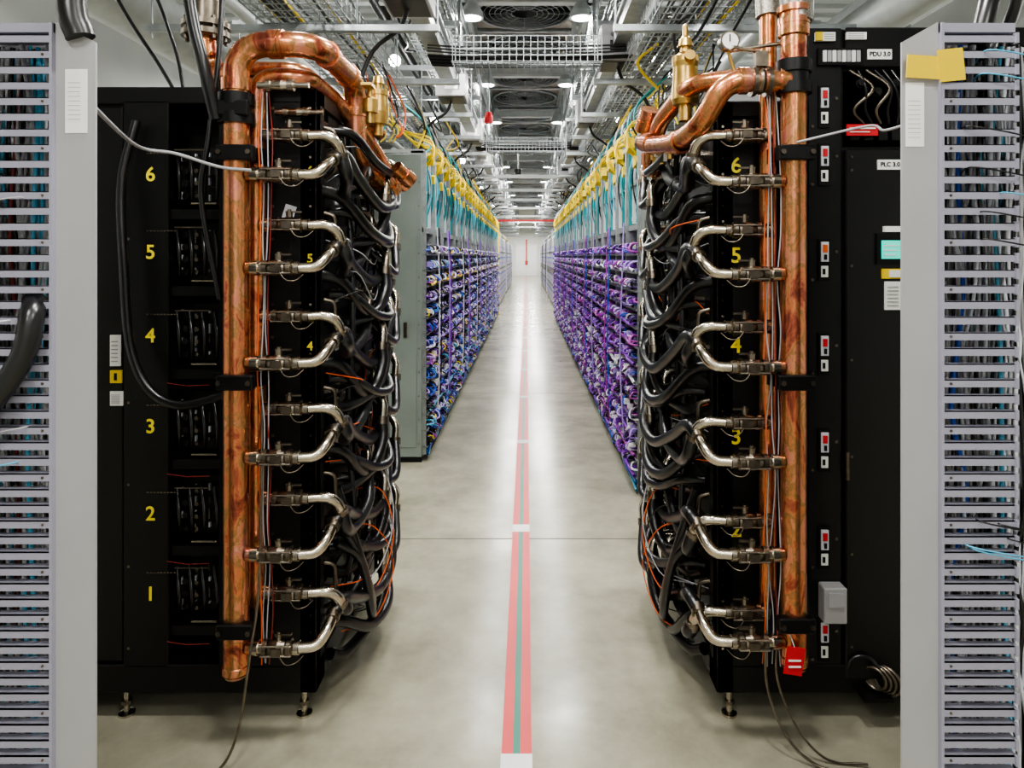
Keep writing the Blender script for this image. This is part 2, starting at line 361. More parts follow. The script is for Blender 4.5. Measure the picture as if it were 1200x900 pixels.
# ---- hoses
def hose_set(s,xend_l,xend_u,zl,zu,xs,name):
    b=MB()
    def rear(end,z_up,m="steel",r=0.0165):
        e=Vector(end)
        b.lathe(e,(0,0.25,1),[(-0.02,r+.002),(-0.02,r+.008),(0.012,r+.008),(0.012,r)],"steel_dark",10)
        b.tube(fillet([e,(e.x+s*0.004,e.y+0.015,e.z+z_up),(e.x-s*0.03,e.y+0.03,e.z+z_up+0.035),(xs-s*0.02,e.y+0.03,e.z+z_up+0.04)],0.035,6),r,m,12)
    for i,z in enumerate(zl):
        e=(xend_l,2.27,z)
        p=fillet([e,(e[0]+s*0.055,2.275,z+0.002),(e[0]+s*0.080,2.30,z+0.035),(e[0]+s*0.088,2.35,z+0.062)],0.035,6)
        b.tube(p,0.0185,"steel",14)
        q=p[-1]; b.lathe(q,(0.0,0.8,0.45),[(-0.01,0.019),(-0.01,0.025),(0.02,0.025),(0.02,0.02)],"steel_dark",12)
        dr=R.uniform(0.05,0.10); out=R.uniform(0.10,0.15)
        end=(xs+s*R.uniform(0.10,0.125),3.08+R.uniform(-.08,.08),z+0.06+R.uniform(-.03,.03))
        h=spl([q,(q[0]+s*0.02,2.42,z+0.085),(xs+s*out*0.8,2.58,z+0.03-dr*0.3),(xs+s*out,2.80,z-dr),(xs+s*(out+0.01),2.99,z-dr*0.6),(end[0],end[1],end[2])],7)
        b.tube(h,0.0235,"rubber",12); rear(end,0.05)
        end=(xs+s*R.uniform(0.07,0.10),3.22+R.uniform(-.05,.05),z-0.08+R.uniform(-.03,.03))
        h=spl([(xs-s*0.01,2.50,z-0.03),(xs+s*0.06,2.55,z-0.06),(xs+s*out*0.9,2.72,z-dr-0.11),(xs+s*out,2.98,z-dr-0.13),end],7)
        b.tube(h,0.022,"rubber",12); rear(end,0.05)
        e3=(xs+s*0.135,2.93+R.uniform(-.06,.06),z-0.02); rear(e3,0.07,r=0.019)
        b.tube(spl([e3,(e3[0]+s*0.006,e3[1]-0.02,z-0.10),(e3[0]-s*0.02,e3[1]-0.10,z-0.19),(xs+s*0.05,e3[1]-0.28,z-0.22),(xs+s*0.01,2.56,z-0.19)],6),0.0225,"rubber",12)
    for i,z in enumerate(zu):
        e=(xend_u,2.34,z)
        p=fillet([e,(e[0]+s*0.055,2.345,z+0.002),(e[0]+s*0.090,2.36,z-0.02),(e[0]+s*0.098,2.385,z-0.062)],0.035,6)
        b.tube(p,0.0185,"steel",14)
        q=p[-1]; b.lathe(q,(0,0.3,-0.9),[(-0.01,0.019),(-0.01,0.025),(0.022,0.025),(0.022,0.02)],"steel_dark",12)
        dr=R.uniform(0.07,0.12); out=R.uniform(0.06,0.11)
        end=(xs+s*R.uniform(0.075,0.10),2.84+R.uniform(-.05,.05),z-0.03+R.uniform(-.03,.03))
        h=spl([q,(q[0]+s*0.012,2.41,z-dr-0.02),(xs+s*out,2.54,z-dr-0.07),(xs+s*(out+0.02),2.70,z-dr-0.03),end],7)
        b.tube(h,0.0235,"rubber",12); rear(end,0.05)
        e2=(xs+s*0.11,3.30,z-0.06)
        b.tube(spl([(xs+s*0.0,2.95,z-0.02),(xs+s*(0.10+R.uniform(0,.03)),2.98,z-0.14),(xs+s*0.14,3.15,z-0.18),e2],6),0.020,"rubber",10); rear(e2,0.07,r=0.019)
        b.tube(fillet([(xs+s*0.015,2.46,z+0.05),(xs+s*0.05,2.47,z+0.04),(xs+s*0.055,2.48,z-0.10),(xs+s*0.01,2.50,z-0.13)],0.02,5),0.008,"steel_dark",8)
        # extra slack hose
        b.tube(spl([(xs,2.56,z+0.06),(xs+s*0.08,2.62,z+0.05),(xs+s*0.13,2.78,z-0.03),(xs+s*0.15,2.98,z-0.05),(xs+s*0.06,3.2,z+0.02)],6),0.018,"rubber",10)
    for k in range(16):
        z=0.3+k*0.115+R.uniform(-.03,.03); c=R.choice(["orange","rubber","rubber","cgrey","rubber","rubber","rubber","orange"])
        pts=[(xs+s*0.01,2.5,z)]
        for j in range(4): pts.append((xs+s*R.uniform(0.03,0.13),2.6+j*0.18,z-0.06*math.sin(j*1.2)+R.uniform(-.05,.05)))
        b.tube(spl(pts,5),0.0024,c,5)
    for k in range(4):
        z=0.42+0.06*k; c=["orange","rubber","orange","cgrey"][k]
        b.tube(spl([(xs+s*0.02,2.6,z+0.2),(xs+s*0.13,2.75+0.05*k,z+0.14),(xs+s*0.19,2.85,z-0.05),(xs+s*0.14,2.75,z-0.22),(xs+s*0.04,2.6,z-0.2)],6),0.0025,c,5)
    for k in range(3):
        b.tube(spl([(xs+s*0.05,2.5,0.8-k*0.1),(xs+s*0.12,2.58,0.5),(xs+s*0.13,2.72,0.28-k*0.03),(xs+s*0.05,3.0,0.22)],7),0.018,"rubber",10)
    for k in range(5):
        y=2.62+0.14*k
        b.tube(spl([(xs+s*0.03,y,2.15),(xs+s*R.uniform(.04,.1),y+0.03,1.8),(xs+s*R.uniform(.03,.09),y,1.4),(xs+s*R.uniform(.04,.1),y+.03,1.0),(xs+s*R.uniform(.03,.09),y,0.6),(xs+s*.02,y,0.3)],6),0.012,"rubber",8)
    return b.obj(name)
hose_set(1,-0.755,-0.745,zl,zu,-0.745,"coolant_hose_bundle")

# ---- right rack
rackR=empty("liquid_cooled_server_rack",(1.2,2.9,0)); ox,oy=-1.2,-2.9
b=MB(); XB=0.675
bx(0.99,1.95,2.44,3.42,0.1,2.46,"black")
bx(XB+0.01,0.99,2.60,3.40,0.1,2.18,"dark")
bx(XB,1.95,2.42,3.42,0.10,0.20,"black",bev=0.004)
bx(XB,1.0,2.42,3.42,2.13,2.2,"black",bev=0.004)
bx(XB,0.86,2.42,2.47,0.19,2.15,"black",bev=0.003)
bx(0.86,1.0,2.43,2.5,0.19,2.15,"black")
bx(XB,XB+0.06,2.42,2.52,0.1,2.2,"black",bev=0.004)
bx(XB,XB+0.06,2.9,2.95,0.1,2.2,"black"); bx(XB,XB+0.06,3.34,3.42,0.1,2.2,"black")
bx(1.0,1.12,2.425,2.45,0.12,2.46,"black_satin",bev=0.003)
bx(1.13,1.95,2.415,2.45,0.15,2.03,"black_satin",bev=0.005)
bx(1.13,1.95,2.415,2.45,2.32,2.46,"black_satin",bev=0.004)
bx(1.13,1.95,2.44,2.46,2.04,2.31,"dark")
for k in range(9):
    b.tube(spl([(1.15+ox+0.03*k,2.43+oy,2.31),(1.18+ox+0.03*k+R.uniform(-.02,.04),2.40+oy,2.24),(1.16+ox+0.04*k,2.42+oy,2.17),(1.2+ox+0.03*k,2.43+oy,2.12)],5),0.006,R.choice(["rubber","black_satin","steel_dark","rubber"]),7)
for k in range(5): b.lathe((1.18+ox+0.06*k,2.43+oy,2.26-0.03*(k%2)),(0,-1,0),[(0,0.017),(0.02,0.017),(0.02,0.012),(0.03,0.012),(0.03,0)],"black_satin",12)
for k in range(4): bx(1.15+0.05*k,1.185+0.05*k,2.425,2.44,2.06,2.10,"black_satin",bev=0.002)
for y_ in (115,183,295,405,518,632,740):
    z=2.5575-0.003025*y_
    bx(1.042,1.068,2.412,2.43,z-0.035,z+0.035,"cwhite"); bx(1.047,1.063,2.408,2.412,z-0.002,z+0.025,"red" if y_!=295 else "orange"); bx(1.05,1.06,2.406,2.41,z-0.028,z-0.01,"black")
    bx(1.043,1.067,2.414,2.43,z-0.09,z-0.05,"label"); bx(1.047,1.056,2.411,2.415,z-0.08,z-0.06,"dark")
    bx(1.035,1.075,2.418,2.43,z-0.105,z+0.045,"dark")
    b.lathe((1.10+ox,2.425+oy,z),(0,-1,0),[(0,0.006),(0.004,0.006),(0.004,0)],"steel_dark",6)
    b.lathe((1.015+ox,2.425+oy,z-0.1),(0,-1,0),[(0,0.006),(0.004,0.006),(0.004,0)],"steel_dark",6)
    b.lathe((1.15+ox,2.415+oy,min(z-0.05,2.0)),(0,-1,0),[(0,0.005),(0.004,0.005),(0.004,0)],"steel_dark",6)
bx(1.205,1.29,2.41,2.416,2.345,2.38,"label"); bx(1.24,1.325,2.408,2.415,1.955,1.99,"label")
for k in range(8): bx(1.045+0.017*k,1.058+0.017*k,2.405,2.425,2.335,2.375,"cgrey" if k%2 else "white")
bx(1.03,1.19,2.41,2.425,2.325,2.385,"dark")
bx(1.02,1.09,2.408,2.42,2.41,2.44,"label"); bx(1.02,1.045,2.405,2.41,2.41,2.44,"yellow"); bx(1.13,1.2,2.408,2.42,2.415,2.44,"label")
for k in range(3): bx(1.05,1.085,2.4065,2.4085,2.415+0.008*k,2.418+0.008*k,"cgrey"); bx(1.135,1.19,2.4065,2.4085,2.419+0.007*k,2.421+0.007*k,"cgrey")
bx(1.13,1.24,2.408,2.416,2.075,2.115,"red"); bx(1.14,1.23,2.405,2.409,2.098,2.103,"label"); bx(1.14,1.21,2.405,2.409,2.086,2.089,"label")
bx(1.235,1.36,2.405,2.416,1.62,1.73,"dark"); bx(1.25,1.325,2.402,2.406,1.64,1.705,"screen"); 
for k in range(3): bx(1.256,1.30+0.006*k,2.400,2.403,1.652+0.016*k,1.657+0.016*k,"cwhite")
bx(1.26,1.325,2.402,2.416,1.735,1.755,"label")
bx(1.255,1.325,2.408,2.416,1.57,1.605,"yellow"); bx(1.28,1.325,2.405,2.409,1.575,1.60,"label"); bx(1.265,1.32,2.408,2.416,1.46,1.56,"label")
for k in range(6): bx(1.272,1.31,2.4055,2.4085,1.475+0.013*k,1.478+0.013*k,"cgrey")
bx(1.035,1.115,2.37,2.425,0.37,0.495,"greypaint",bev=0.004); bx(1.05,1.1,2.365,2.372,0.43,0.48,"cgrey")
bx(1.125,1.137,2.40,2.42,0.86,0.96,"steel_dark",bev=0.002)
for k in range(4):
    b.ring((1.225+ox+0.012*k,2.40+oy-0.004*k,0.165),(1.2,1,0.1),0.038+0.003*k,0.006,"steel_dark",18,6)
b.tube(spl([(1.24+ox,2.39+oy,0.20),(1.20+ox,2.40+oy,0.24),(1.15+ox,2.41+oy,0.23),(1.14+ox,2.42+oy,0.19)],5),0.007,"rubber",8)
bx(1.17,1.27,2.36,2.43,0.105,0.118,"black")
for i in range(34):
    z=0.26+i*0.056
    b.lathe((0.695+ox,2.42+oy,z),(0,-1,0),[(0,0.005),(0.004,0.005),(0.004,0)],"steel" if i%3==0 else "dark",6)
for i in range(10):
    z=0.3+i*0.185
    bx(XB+0.004,XB+0.03,2.53,3.33,z,z+0.14,"black_satin")
    for yy in (2.62,2.78,3.05,3.2):
        b.lathe((XB+0.004+ox,yy+oy,z+0.07),(-1,0,0),[(0,0.02),(0.03,0.02),(0.03,0)],"steel_dark",8)
        bx(XB-0.002,XB+0.004,yy+0.05,yy+0.08,z+0.03,z+0.05,"label")
for x,y in ((0.73,2.46),(1.7,2.46),(0.73,3.36),(1.7,3.36)): caster(b,x+ox,y+oy)
b.obj("cabinet",rackR)
for i,z in enumerate([1.968,1.65,1.332,1.009,0.682]):
    text(str(6-i),0.076,(0.741-1.2,2.412-2.9,z),"yellow_num",rackR,"number_%d"%(6-i))
text("PDU 3.0",0.0215,(1.2475-1.2,2.409-2.9,2.3625),"dark",rackR,"pdu_text"); text("PLC 3.0",0.0215,(1.2825-1.2,2.407-2.9,1.9725),"dark",rackR,"plc_text")

# ---- right manifold
b=MB(); Q1=(0.892,2.28)
b.tube([(*Q1,0.29),(*Q1,2.42)],r1,"copper",24)
b.lathe((*Q1,0.29),(0,0,-1),[(0,0.046),(0.01,0.04),(0.014,0)],"copper",22); pipe_sleeve(b,*Q1,0.29,0.046,0.03); pipe_sleeve(b,*Q1,2.38,0.05,0.05)
b.lathe((0.892,2.28,2.19),(0,0,1),[(0,r1),(0,0.058),(0.035,0.058),(0.035,0.05),(0.07,0.05),(0.07,0.058),(0.11,0.058),(0.11,r1)],"black",20)
b.tube(spl([(0.905,2.28,2.43),(0.905,2.29,2.7),(0.93,2.32,3.2),(1.0,2.4,4.5)],6),0.048,"braid",20)
b.lathe((0.892,2.28,2.42),(0,0,1),[(0,0.052),(0.02,0.052),(0.02,0.045),(0.04,0.045),(0.04,0.054),(0.06,0.054),(0.06,0.04)],"copper",20)
Q2=(0.838,2.37)
b.tube([(*Q2,0.44),(*Q2,2.5)],0.029,"copper",20)
b.tube(spl([(*Q2,2.48),(0.835,2.4,2.8),(0.84,2.45,3.3),(0.85,2.5,4.5)],6),0.04,"braid",18)
hp=fillet([(0.892,2.28,2.23),(0.66,2.27,2.235),(0.60,2.32,2.10),(0.56,2.55,2.07),(0.52,2.9,2.12)],0.09,8)
b.tube(hp,0.037,"copper",22)
b.tube(fillet([(0.838,2.37,2.28),(0.60,2.50,2.28),(0.55,2.85,2.2),(0.55,3.0,2.05)],0.08,7),0.034,"copper",20)
for o,dv in (((0.735,2.275,2.234),(-1,0,0)),((0.87,2.278,2.232),(-1,0,0))):
    b.lathe(o,dv,[(0,0.037),(0,0.045),(0.03,0.045),(0.03,0.037)],"copper",20)
b.lathe((0.81,2.278,2.232),(-1,0,0),[(0,0.03),(0,0.05),(0.014,0.05),(0.014,0.036),(0.03,0.044),(0.048,0.036),(0.048,0.05),(0.062,0.05),(0.062,0.03)],"steel_dark",18)
b.box(0.76,0.80,2.26,2.29,2.28,2.33,"steel_dark"); b.tube([(0.78,2.28,2.33),(0.68,2.25,2.34)],0.006,"steel",6)
b.tube([(0.70,2.29,2.26),(0.675,2.29,2.34)],0.006,"brass",6)
b.lathe((0.672,2.29,2.365),(0.1,-1,0),[(0,0.03),(0,0.033),(0.03,0.033),(0.03,0.028)],"steel",20); b.lathe((0.674,2.262,2.365),(0.1,-1,0),[(0,0.029),(0,0)],"label",20)
b.box(0.672,0.675,2.258,2.260,2.36,2.385,"dark")
b.tube([(0.68,2.3,2.34),(0.88,2.3,2.37)],0.007,"steel",6)
b.lathe((0.60,2.58,2.16),(0,0,1),[(0,0.025),(0.06,0.025),(0.06,0.045),(0.08,0.052),(0.20,0.046),(0.22,0.05),(0.24,0.05),(0.26,0.02),(0.28,0.018),(0.28,0.03),(0.31,0.022),(0.32,0.012),(0.36,0.01),(0.37,0)],"brass",20)
b.lathe((0.60,2.545,2.38),(0,-1,0.2),[(0,0.014),(0.03,0.014),(0.03,0.02),(0.045,0.02),(0.045,0)],"brass",12)
for (o,dv) in (((0.57,2.5,2.07),(-0.1,0.9,0.05)),((0.53,2.86,2.12),(-0.2,0.9,0.2)),((0.55,3.0,2.1),(0,0.2,-1)),((0.52,3.0,2.2),(0.1,-0.4,0.6))):
    b.lathe(o,dv,[(0,0.037),(0,0.046),(0.05,0.046),(0.05,0.04),(0.1,0.04),(0.1,0)],"copper",18)
for k in range(6):
    yy=2.6+0.08*k; b.lathe((0.55,yy,2.02),(0,0,1),[(0,0.012),(0.04,0.012),(0.04,0.02),(0.07,0.02),(0.07,0.008),(0.1,0.008),(0.1,0)],"steel" if k%2 else "brass",8)
zlR=[1.898,1.590,1.280,0.966,0.658,0.368]; zuR=[2.063,1.739,1.408,1.081,0.744,0.431]
for z in zlR: valve(b,0.855,2.27,z,-1,0.035)
for z in zuR: valve(b,0.83,2.34,z,-1,0.01)
for z in (1.235,1.99,0.44): bolts_clamp(b,0.885,2.28,z,0.06)
for k in range(5):
    pts=[(0.80+0.01*k,2.30,2.2)]; z=2.2
    while z>0.4: z-=0.16; pts.append((0.80+0.011*k+R.uniform(-.008,.008),2.29+R.uniform(-.02,.01),z))
    b.tube(spl(pts,4),0.0022,["orange","cgrey","cgrey","red_d","cgrey"][k],5)
b.box(0.84,0.90,2.215,2.218,0.29,0.38,"red",rot=Matrix.Rotation(0.15,3,'Y')); b.box(0.85,0.89,2.212,2.2145,0.315,0.32,"label"); b.box(0.85,0.89,2.212,2.2145,0.335,0.34,"label")
b.tube([(0.87,2.215,0.38),(0.86,2.26,0.43)],0.0015,"cwhite",4)
b.obj("copper_coolant_manifold")
hose_set(-1,0.68,0.68,zlR,zuR,0.675,"coolant_hose_bundle")

# ---- loose cables on/near floor
b=MB(); b.tube(spl([(-0.89,2.30,1.2),(-0.88,2.25,0.6),(-0.90,2.22,0.35),(-0.93,2.2,0.12),(-0.98,2.18,0.012),(-1.05,2.1,0.012),(-1.12,2.08,0.012)],8),0.0045,"steel_dark",8); b.obj("power_cord")
b=MB()
b.tube(spl([(0.80,2.28,0.4),(0.80,2.27,0.22),(0.85,2.24,0.08),(0.93,2.2,0.012),(1.03,2.16,0.012),(1.12,2.15,0.012)],8),0.0045,"steel_dark",8)
b.tube(spl([(0.84,2.28,0.4),(0.83,2.26,0.25),(0.89,2.24,0.1),(0.98,2.22,0.012),(1.1,2.2,0.012)],8),0.004,"steel_dark",8); b.obj("power_cord")
b=MB()
b.tube(spl([(-1.36,2.38,2.12),(-1.40,2.36,1.9),(-1.38,2.34,1.6),(-1.36,2.34,1.35),(-1.30,2.34,1.2),(-1.2,2.34,1.14),(-1.08,2.35,1.16),(-1.0,2.36,1.19)],9),0.016,"rubber",10)
b.tube(spl([(-1.06,2.4,2.9),(-1.05,2.34,2.4),(-1.08,2.32,2.05),(-1.11,2.33,1.85),(-1.06,2.36,1.5)],8),0.010,"rubber",8)
b.tube(spl([(-1.15,2.2,3.1),(-1.09,2.2,2.5),(-1.04,2.2,2.26),(-1.02,2.24,2.1)],8),0.020,"rubber",10)
b.obj("flexible_conduit")
b=MB()
b.tube(spl([(-0.98,1.50,2.005),(-1.2,2.1,1.99),(-1.13,2.2,1.98),(-1.0,2.22,1.94),(-0.9,2.23,1.93)],8),0.0055,"cgrey",8)
b.tube(spl([(0.88,2.22,2.02),(1.05,2.1,2.05),(1.0,1.9,2.0),(0.95,1.6,1.98)],8),0.004,"cgrey",6)
b.obj("sensor_cable")

# ------------------------------------------------------------ near vertical cable managers
def cable_manager(s,xin,w_panel,w_sl,name):
    e=empty(name,(s*1.05,1.5,0)); b=MB(); O=s*1.05
    xi=s*xin-O; xo=s*(xin+w_panel)-O
    ya,yb=0.0,0.006
    vs=[(xi,ya,0.0),(xo,ya,0.0),(xo,ya,2.165),(xi,ya,2.12),(xi,yb,0.0),(xo,yb,0.0),(xo,yb,2.165),(xi,yb,2.12)]
    b.add(vs,[(0,1,2,3),(7,6,5,4),(0,3,7,4),(1,5,6,2),(3,2,6,7)],"greypaint")
    b.box(min(xo,xo+s*0.006),max(xo,xo+s*0.006),-0.012,0.03,0.0,2.16,"slat")
    n=62
    for i in range(n):
        z=0.03+i*0.0342
        x0=xo+s*0.006; x1=xo+s*w_sl
        b.box(min(x0,x1),max(x0,x1),-0.012,-0.008,z,z+0.0165,"slat")
        b.box(min(x0,x1),max(x0,x1),-0.012,0.010,z+0.0145,z+0.0165,"slat")
        xa=x1-s*0.006; b.box(min(xa,x1),max(xa,x1),-0.018,-0.006,z-0.003,z+0.0195,"slat")
        if i%3==0:
            b.lathe((xo+s*0.02,-0.012,z+0.008),(0,-1,0),[(0,0.003),(0.002,0.003),(0.002,0)],"steel_dark",6)
    for z in (0.0,2.14):
        b.box(min(xo,xo+s*w_sl),max(xo,xo+s*w_sl),-0.006,0.09,z,z+0.02,"slat")
    xb=xo+s*(w_sl+0.06)
    b.box(min(xo+s*0.004,xb),max(xo+s*0.004,xb),0.10,0.105,0.0,2.15,"greypaint")
    b.box(min(xb,xb+s*0.3),max(xb,xb+s*0.3),0.02,0.105,0.0,2.15,"dark")
    xl=(xi+xo)/2
    if s<0:
        b.box(xl-0.022,xl+0.026,-0.0015,0.0,1.92,2.06,"label")
        for k in range(9): b.box(xl-0.016,xl+0.012,-0.002,-0.001,1.95+0.01*k,1.951+0.01*k,"cgrey")
    else:
        b.box(xi+0.008,xi+0.048,-0.0015,0.0,1.89,2.03,"label")
        for k in range(9): b.box(xi+0.012,xi+0.04,-0.002,-0.001,1.91+0.01*k,1.911+0.01*k,"cgrey")
        b.box(xi+0.002,xi+0.12,-0.016,-0.0135,2.035,2.085,"yellow",rot=Matrix.Rotation(0.06,3,'Y')); 
        b.box(xi+0.07,xi+0.125,-0.019,-0.016,2.03,2.10,"yellow",rot=Matrix.Rotation(-0.1,3,'Y'))
    b.obj("frame",e)
    b=MB()
    for k in range(80):
        x=xo+s*R.uniform(0.02,w_sl+0.05); yb=R.uniform(0.03,0.085); pts=[]; z=2.12
        c=R.choice(["cgrey","cwhite","cgrey","cwhite","cgrey","rubber","cgrey","cgrey","cyan" if k%3 else "blue","red_d" if (s<0 and k%4==0) else "cgrey"])
        while z>0.02:
            pts.append((min(max(x+R.uniform(-.02,.02),min(xo+s*0.014,xb)),max(xo+s*0.014,xb)),min(max(yb+R.uniform(-.02,.02),0.02),0.09),z)); z-=R.uniform(0.12,0.3)
        b.tube(spl(pts,3),R.uniform(0.0025,0.0055),c,5)
    for k in range(12):
        x=xo+s*R.uniform(0.06,w_sl); z=R.uniform(0.9,2.1); c=R.choice(["cyan","cyan","cwhite","rubber","rubber","cgrey"])
        b.tube(spl([(x,0.05,z),(x-s*0.02,-0.02,z+0.01),(x+s*0.06,-0.03,z-0.004),(x+s*0.12,-0.02,z-0.015)],4),0.0018,c,5)
    if s<0:
        b.tube(spl([(xo-0.30,-0.10,1.15),(xo-0.15,-0.06,1.28),(xo-0.05,-0.04,1.42),(xo-0.03,-0.03,1.52),(xo-0.06,0.02,1.55)],6),0.024,"rubber",10)
    b.obj("cables",e)
    return e
cable_manager(-1,0.947,0.088,0.19,"vertical_cable_manager")
cable_manager(1,0.825,0.08,0.165,"vertical_cable_manager")
b=MB()
b.tube(spl([(-0.98,1.5,2.13),(-1.0,1.5,2.22),(-1.03,1.55,2.6),(-1.05,1.7,3.3)],6),0.03,"rubber",12)
b.tube(spl([(-1.95,2.9,3.3),(-1.7,2.8,2.75),(-1.45,2.7,2.4),(-1.32,2.6,2.24)],8),0.008,"rubber",7)
b.tube(spl([(-2.05,2.9,3.3),(-1.6,2.8,2.85),(-1.40,2.7,2.5),(-1.30,2.6,2.24)],8),0.007,"rubber",7)
b.obj("feeder_cable")
b=MB(); b.tube(spl([(1.02,1.55,2.1),(1.10,1.6,2.3),(1.3,1.8,2.55),(1.9,2.2,2.7)],6),0.022,"rubber",12)
b.tube(spl([(1.05,1.55,2.0),(1.14,1.6,2.22),(1.35,1.8,2.4),(1.95,2.2,2.5)],6),0.014,"rubber",12); b.obj("feeder_cable")

# ------------------------------------------------------------ network racks (bays)
W=1.15
def bay(pal,seed,nc=21):
    r=random.Random(seed); b=MB()
    b.box(-0.9,-0.10,0,W,0.06,1.84,"dark")
    b.box(-0.9,-0.02,0,W,0.0,0.05,"galv"); b.box(-0.9,0.0,0,W,1.84,1.88,"galv")
    for y in (0.0,W/2-0.015,W-0.03): b.box(-0.10,0.02,y,y+0.025,0.05,2.5,"galv")
    rows=13
    for i in range(rows):
        z=0.17+i*0.129
        b.box(-0.10,0.03,0.0,W,z-0.060,z-0.054,"galv")
        b.box(0.028,0.034,0.0,W,z-0.064,z-0.050,"galv")
        b.box(-0.10,-0.06,0.04,W-0.04,z-0.045,z+0.05,"black")
        for k in range(18):
            y=0.05+k*(W-0.1)/18; 
            if r.random()<0.7: b.box(-0.06,-0.045,y,y+0.03,z-0.01,z+0.02,r.choice(["white","cgrey","cwhite","steel"]))
            if r.random()<0.36: b.box(0.02,0.06,y,y+0.026,z-0.012+r.uniform(-.02,.02),z+0.012+r.uniform(-.01,.02),r.choice(["white","white",pal[1],pal[0]]))
        for k in range(nc):
            y=r.uniform(0.02,W-0.02); dy=r.uniform(-0.13,0.13); o=r.uniform(0.03,0.085); dz=r.uniform(-0.04,0.0)
            y2=min(max(y+dy,0.01),W-0.01); c=r.choice(pal)
            pts=spl([(-0.05,y,z+r.uniform(-.005,.03)),(o*0.6,y+dy*0.15,z+0.02),(o,y+dy*0.5,z+dz*0.6),(o*0.7,y2,z+dz),(-0.03,y2,z+dz-0.005)],3)
            b.tube(pts,r.uniform(0.005,0.009),c,5,False)
        pts=[(0.05+r.uniform(-.01,.01),j*W/6,z-0.035+0.010*math.sin(j*2+i)) for j in range(7)]
        b.tube(spl(pts,2),0.012,pal[(i*3)%len(pal)],6,False)
    for k in range(6):
        b.tube(spl([(0.01+r.uniform(0,.03),j*W/4,0.05+r.uniform(-.02,.03)+0.01*k) for j in range(5)],3),0.009,r.choice(["blue","blue","cyan","blue"]),6,False)
    for k in range(2):
        y=r.uniform(0.05,W-0.05)
        b.tube(spl([(0.05,y,1.9),(0.07,y+0.03,1.4),(0.075,y-0.03,0.9),(0.06,y+0.02,0.4),(0.02,y,0.08)],4),0.006,r.choice(pal),5,False)
    b.box(-0.9,-0.16,0,W,1.88,2.48,"dark")
    b.box(-0.16,-0.0,0,W,2.17,2.185,"galv"); b.box(-0.9,0.0,0,W,2.48,2.51,"galv_white")
    n=6
    for k in range(n):
        y=0.03+k*(W-0.04)/n
        b.box(-0.16,0.0,y,y+0.014,1.89,2.47,"teal" if k%2 else "cwhite")
        b.box(-0.155,-0.03,y+0.03,y+0.095,1.9,2.15,"black_satin"); b.box(-0.155,-0.03,y+0.03,y+0.095,2.2,2.45,"cgrey" if k%2 else "black_satin")
        for q in range(4):
            b.box(-0.03,-0.02,y+0.035,y+0.09,1.92+0.055*q,1.945+0.055*q,"teal_d" if q%2 else "white"); b.box(-0.03,-0.02,y+0.035,y+0.09,2.22+0.055*q,2.24+0.055*q,"white" if q%2 else "teal_d")
        for q in range(4 if k%2 else 2):
            yy=y+0.11+r.uniform(0,.04)
            b.tube(spl([(-0.06,yy,2.5),(0.0+r.uniform(0,.02),yy+r.uniform(-.03,.03),2.3),(0.005,yy+r.uniform(-.04,.04),2.1),(-0.05,yy+r.uniform(-.05,.05),1.92)],3),0.005,r.choice(["teal","teal","teal","cyan","teal_d","rubber"]),5,False)
    for y in (0.25,0.82):
        for q in range(7):
            yy=y+r.uniform(-.06,.06)
            b.tube(spl([(-0.04,yy,2.36),(0.05,yy+r.uniform(-.05,.05),2.46+r.uniform(0,.07)),(0.02,yy+r.uniform(-.08,.08),2.58+r.uniform(0,.06)),(-0.2,yy,2.70),(-0.4,yy,2.87)],3),0.007,"yellow",5,False)
        b.box(0.0,0.05,y-0.03,y+0.05,2.42,2.51,"yellow",rot=Matrix.Rotation(0.4,3,'X'))
        b.box(0.0,0.03,y+0.18,y+0.24,2.28,2.35,"yellow",rot=Matrix.Rotation(0.3,3,'X'))
    for q in range(5):
        yy=r.uniform(0.1,W-0.1); b.tube(spl([(-0.1,yy,2.5),(0.0,yy+.05,2.62),(-0.05,yy-.05,2.8),(-0.25,yy,2.98)],3),0.008,r.choice(["rubber","cgrey","rubber","teal"]),5,False)
    return b
palL=["rubber","lilac","cwhite","blue","purple","lilac","cyan","black_satin","purple_d","blue","lilac","rubber","rubber","yellow","cwhite","magenta","blue"]
palR=["purple","lilac","rubber","magenta","purple","magenta","purple","rubber","purple","purple_d","blue","lilac","black_satin","magenta","rubber","cwhite","purple","purple_d"]
meshL=[bay(palL,1+i).data("network_rack_blue_%d"%i) for i in range(2)]
meshR=[bay(palR,11+i).data("network_rack_purple_%d"%i) for i in range(2)]
for i in range(12):
    o=bpy.data.objects.new("network_rack",meshL[i%2]); bpy.context.collection.objects.link(o); o.location=(-0.83,5.5+i*W,0)
    o=bpy.data.objects.new("network_rack",meshR[i%2]); bpy.context.collection.objects.link(o); o.location=(0.79,4.72+(i+1)*W,0); o.rotation_euler=(0,0,math.pi)
def end_panel(x0,x1,y,zt,handle_x):
    b=MB(); b.box(x0,x1,y-0.04,y-0.003,0.04,zt,"cabgrey",bev=0.004)
    b.box(x0+0.04,x1-0.04,y-0.046,y-0.04,0.12,zt-0.06,"cabgrey",bev=0.002)
    b.box(handle_x,handle_x+0.025,y-0.06,y-0.046,1.0,1.12,"steel_dark"); b.box(x0,x1,y-0.04,y-0.003,0,0.04,"dark")
    for k in range(12): b.lathe((x1-0.02,y-0.04,0.15+k*0.19),(0,-1,0),[(0,0.006),(0.003,0.006),(0.003,0)],"steel_dark",6); b.lathe((x0+0.02,y-0.04,0.15+k*0.19),(0,-1,0),[(0,0.006),(0.003,0.006),(0.003,0)],"steel_dark",6)
    b.box(x0+0.3,x0+0.42,y-0.05,y-0.046,1.5,1.65,"label")
    b.obj("rack_end_panel")
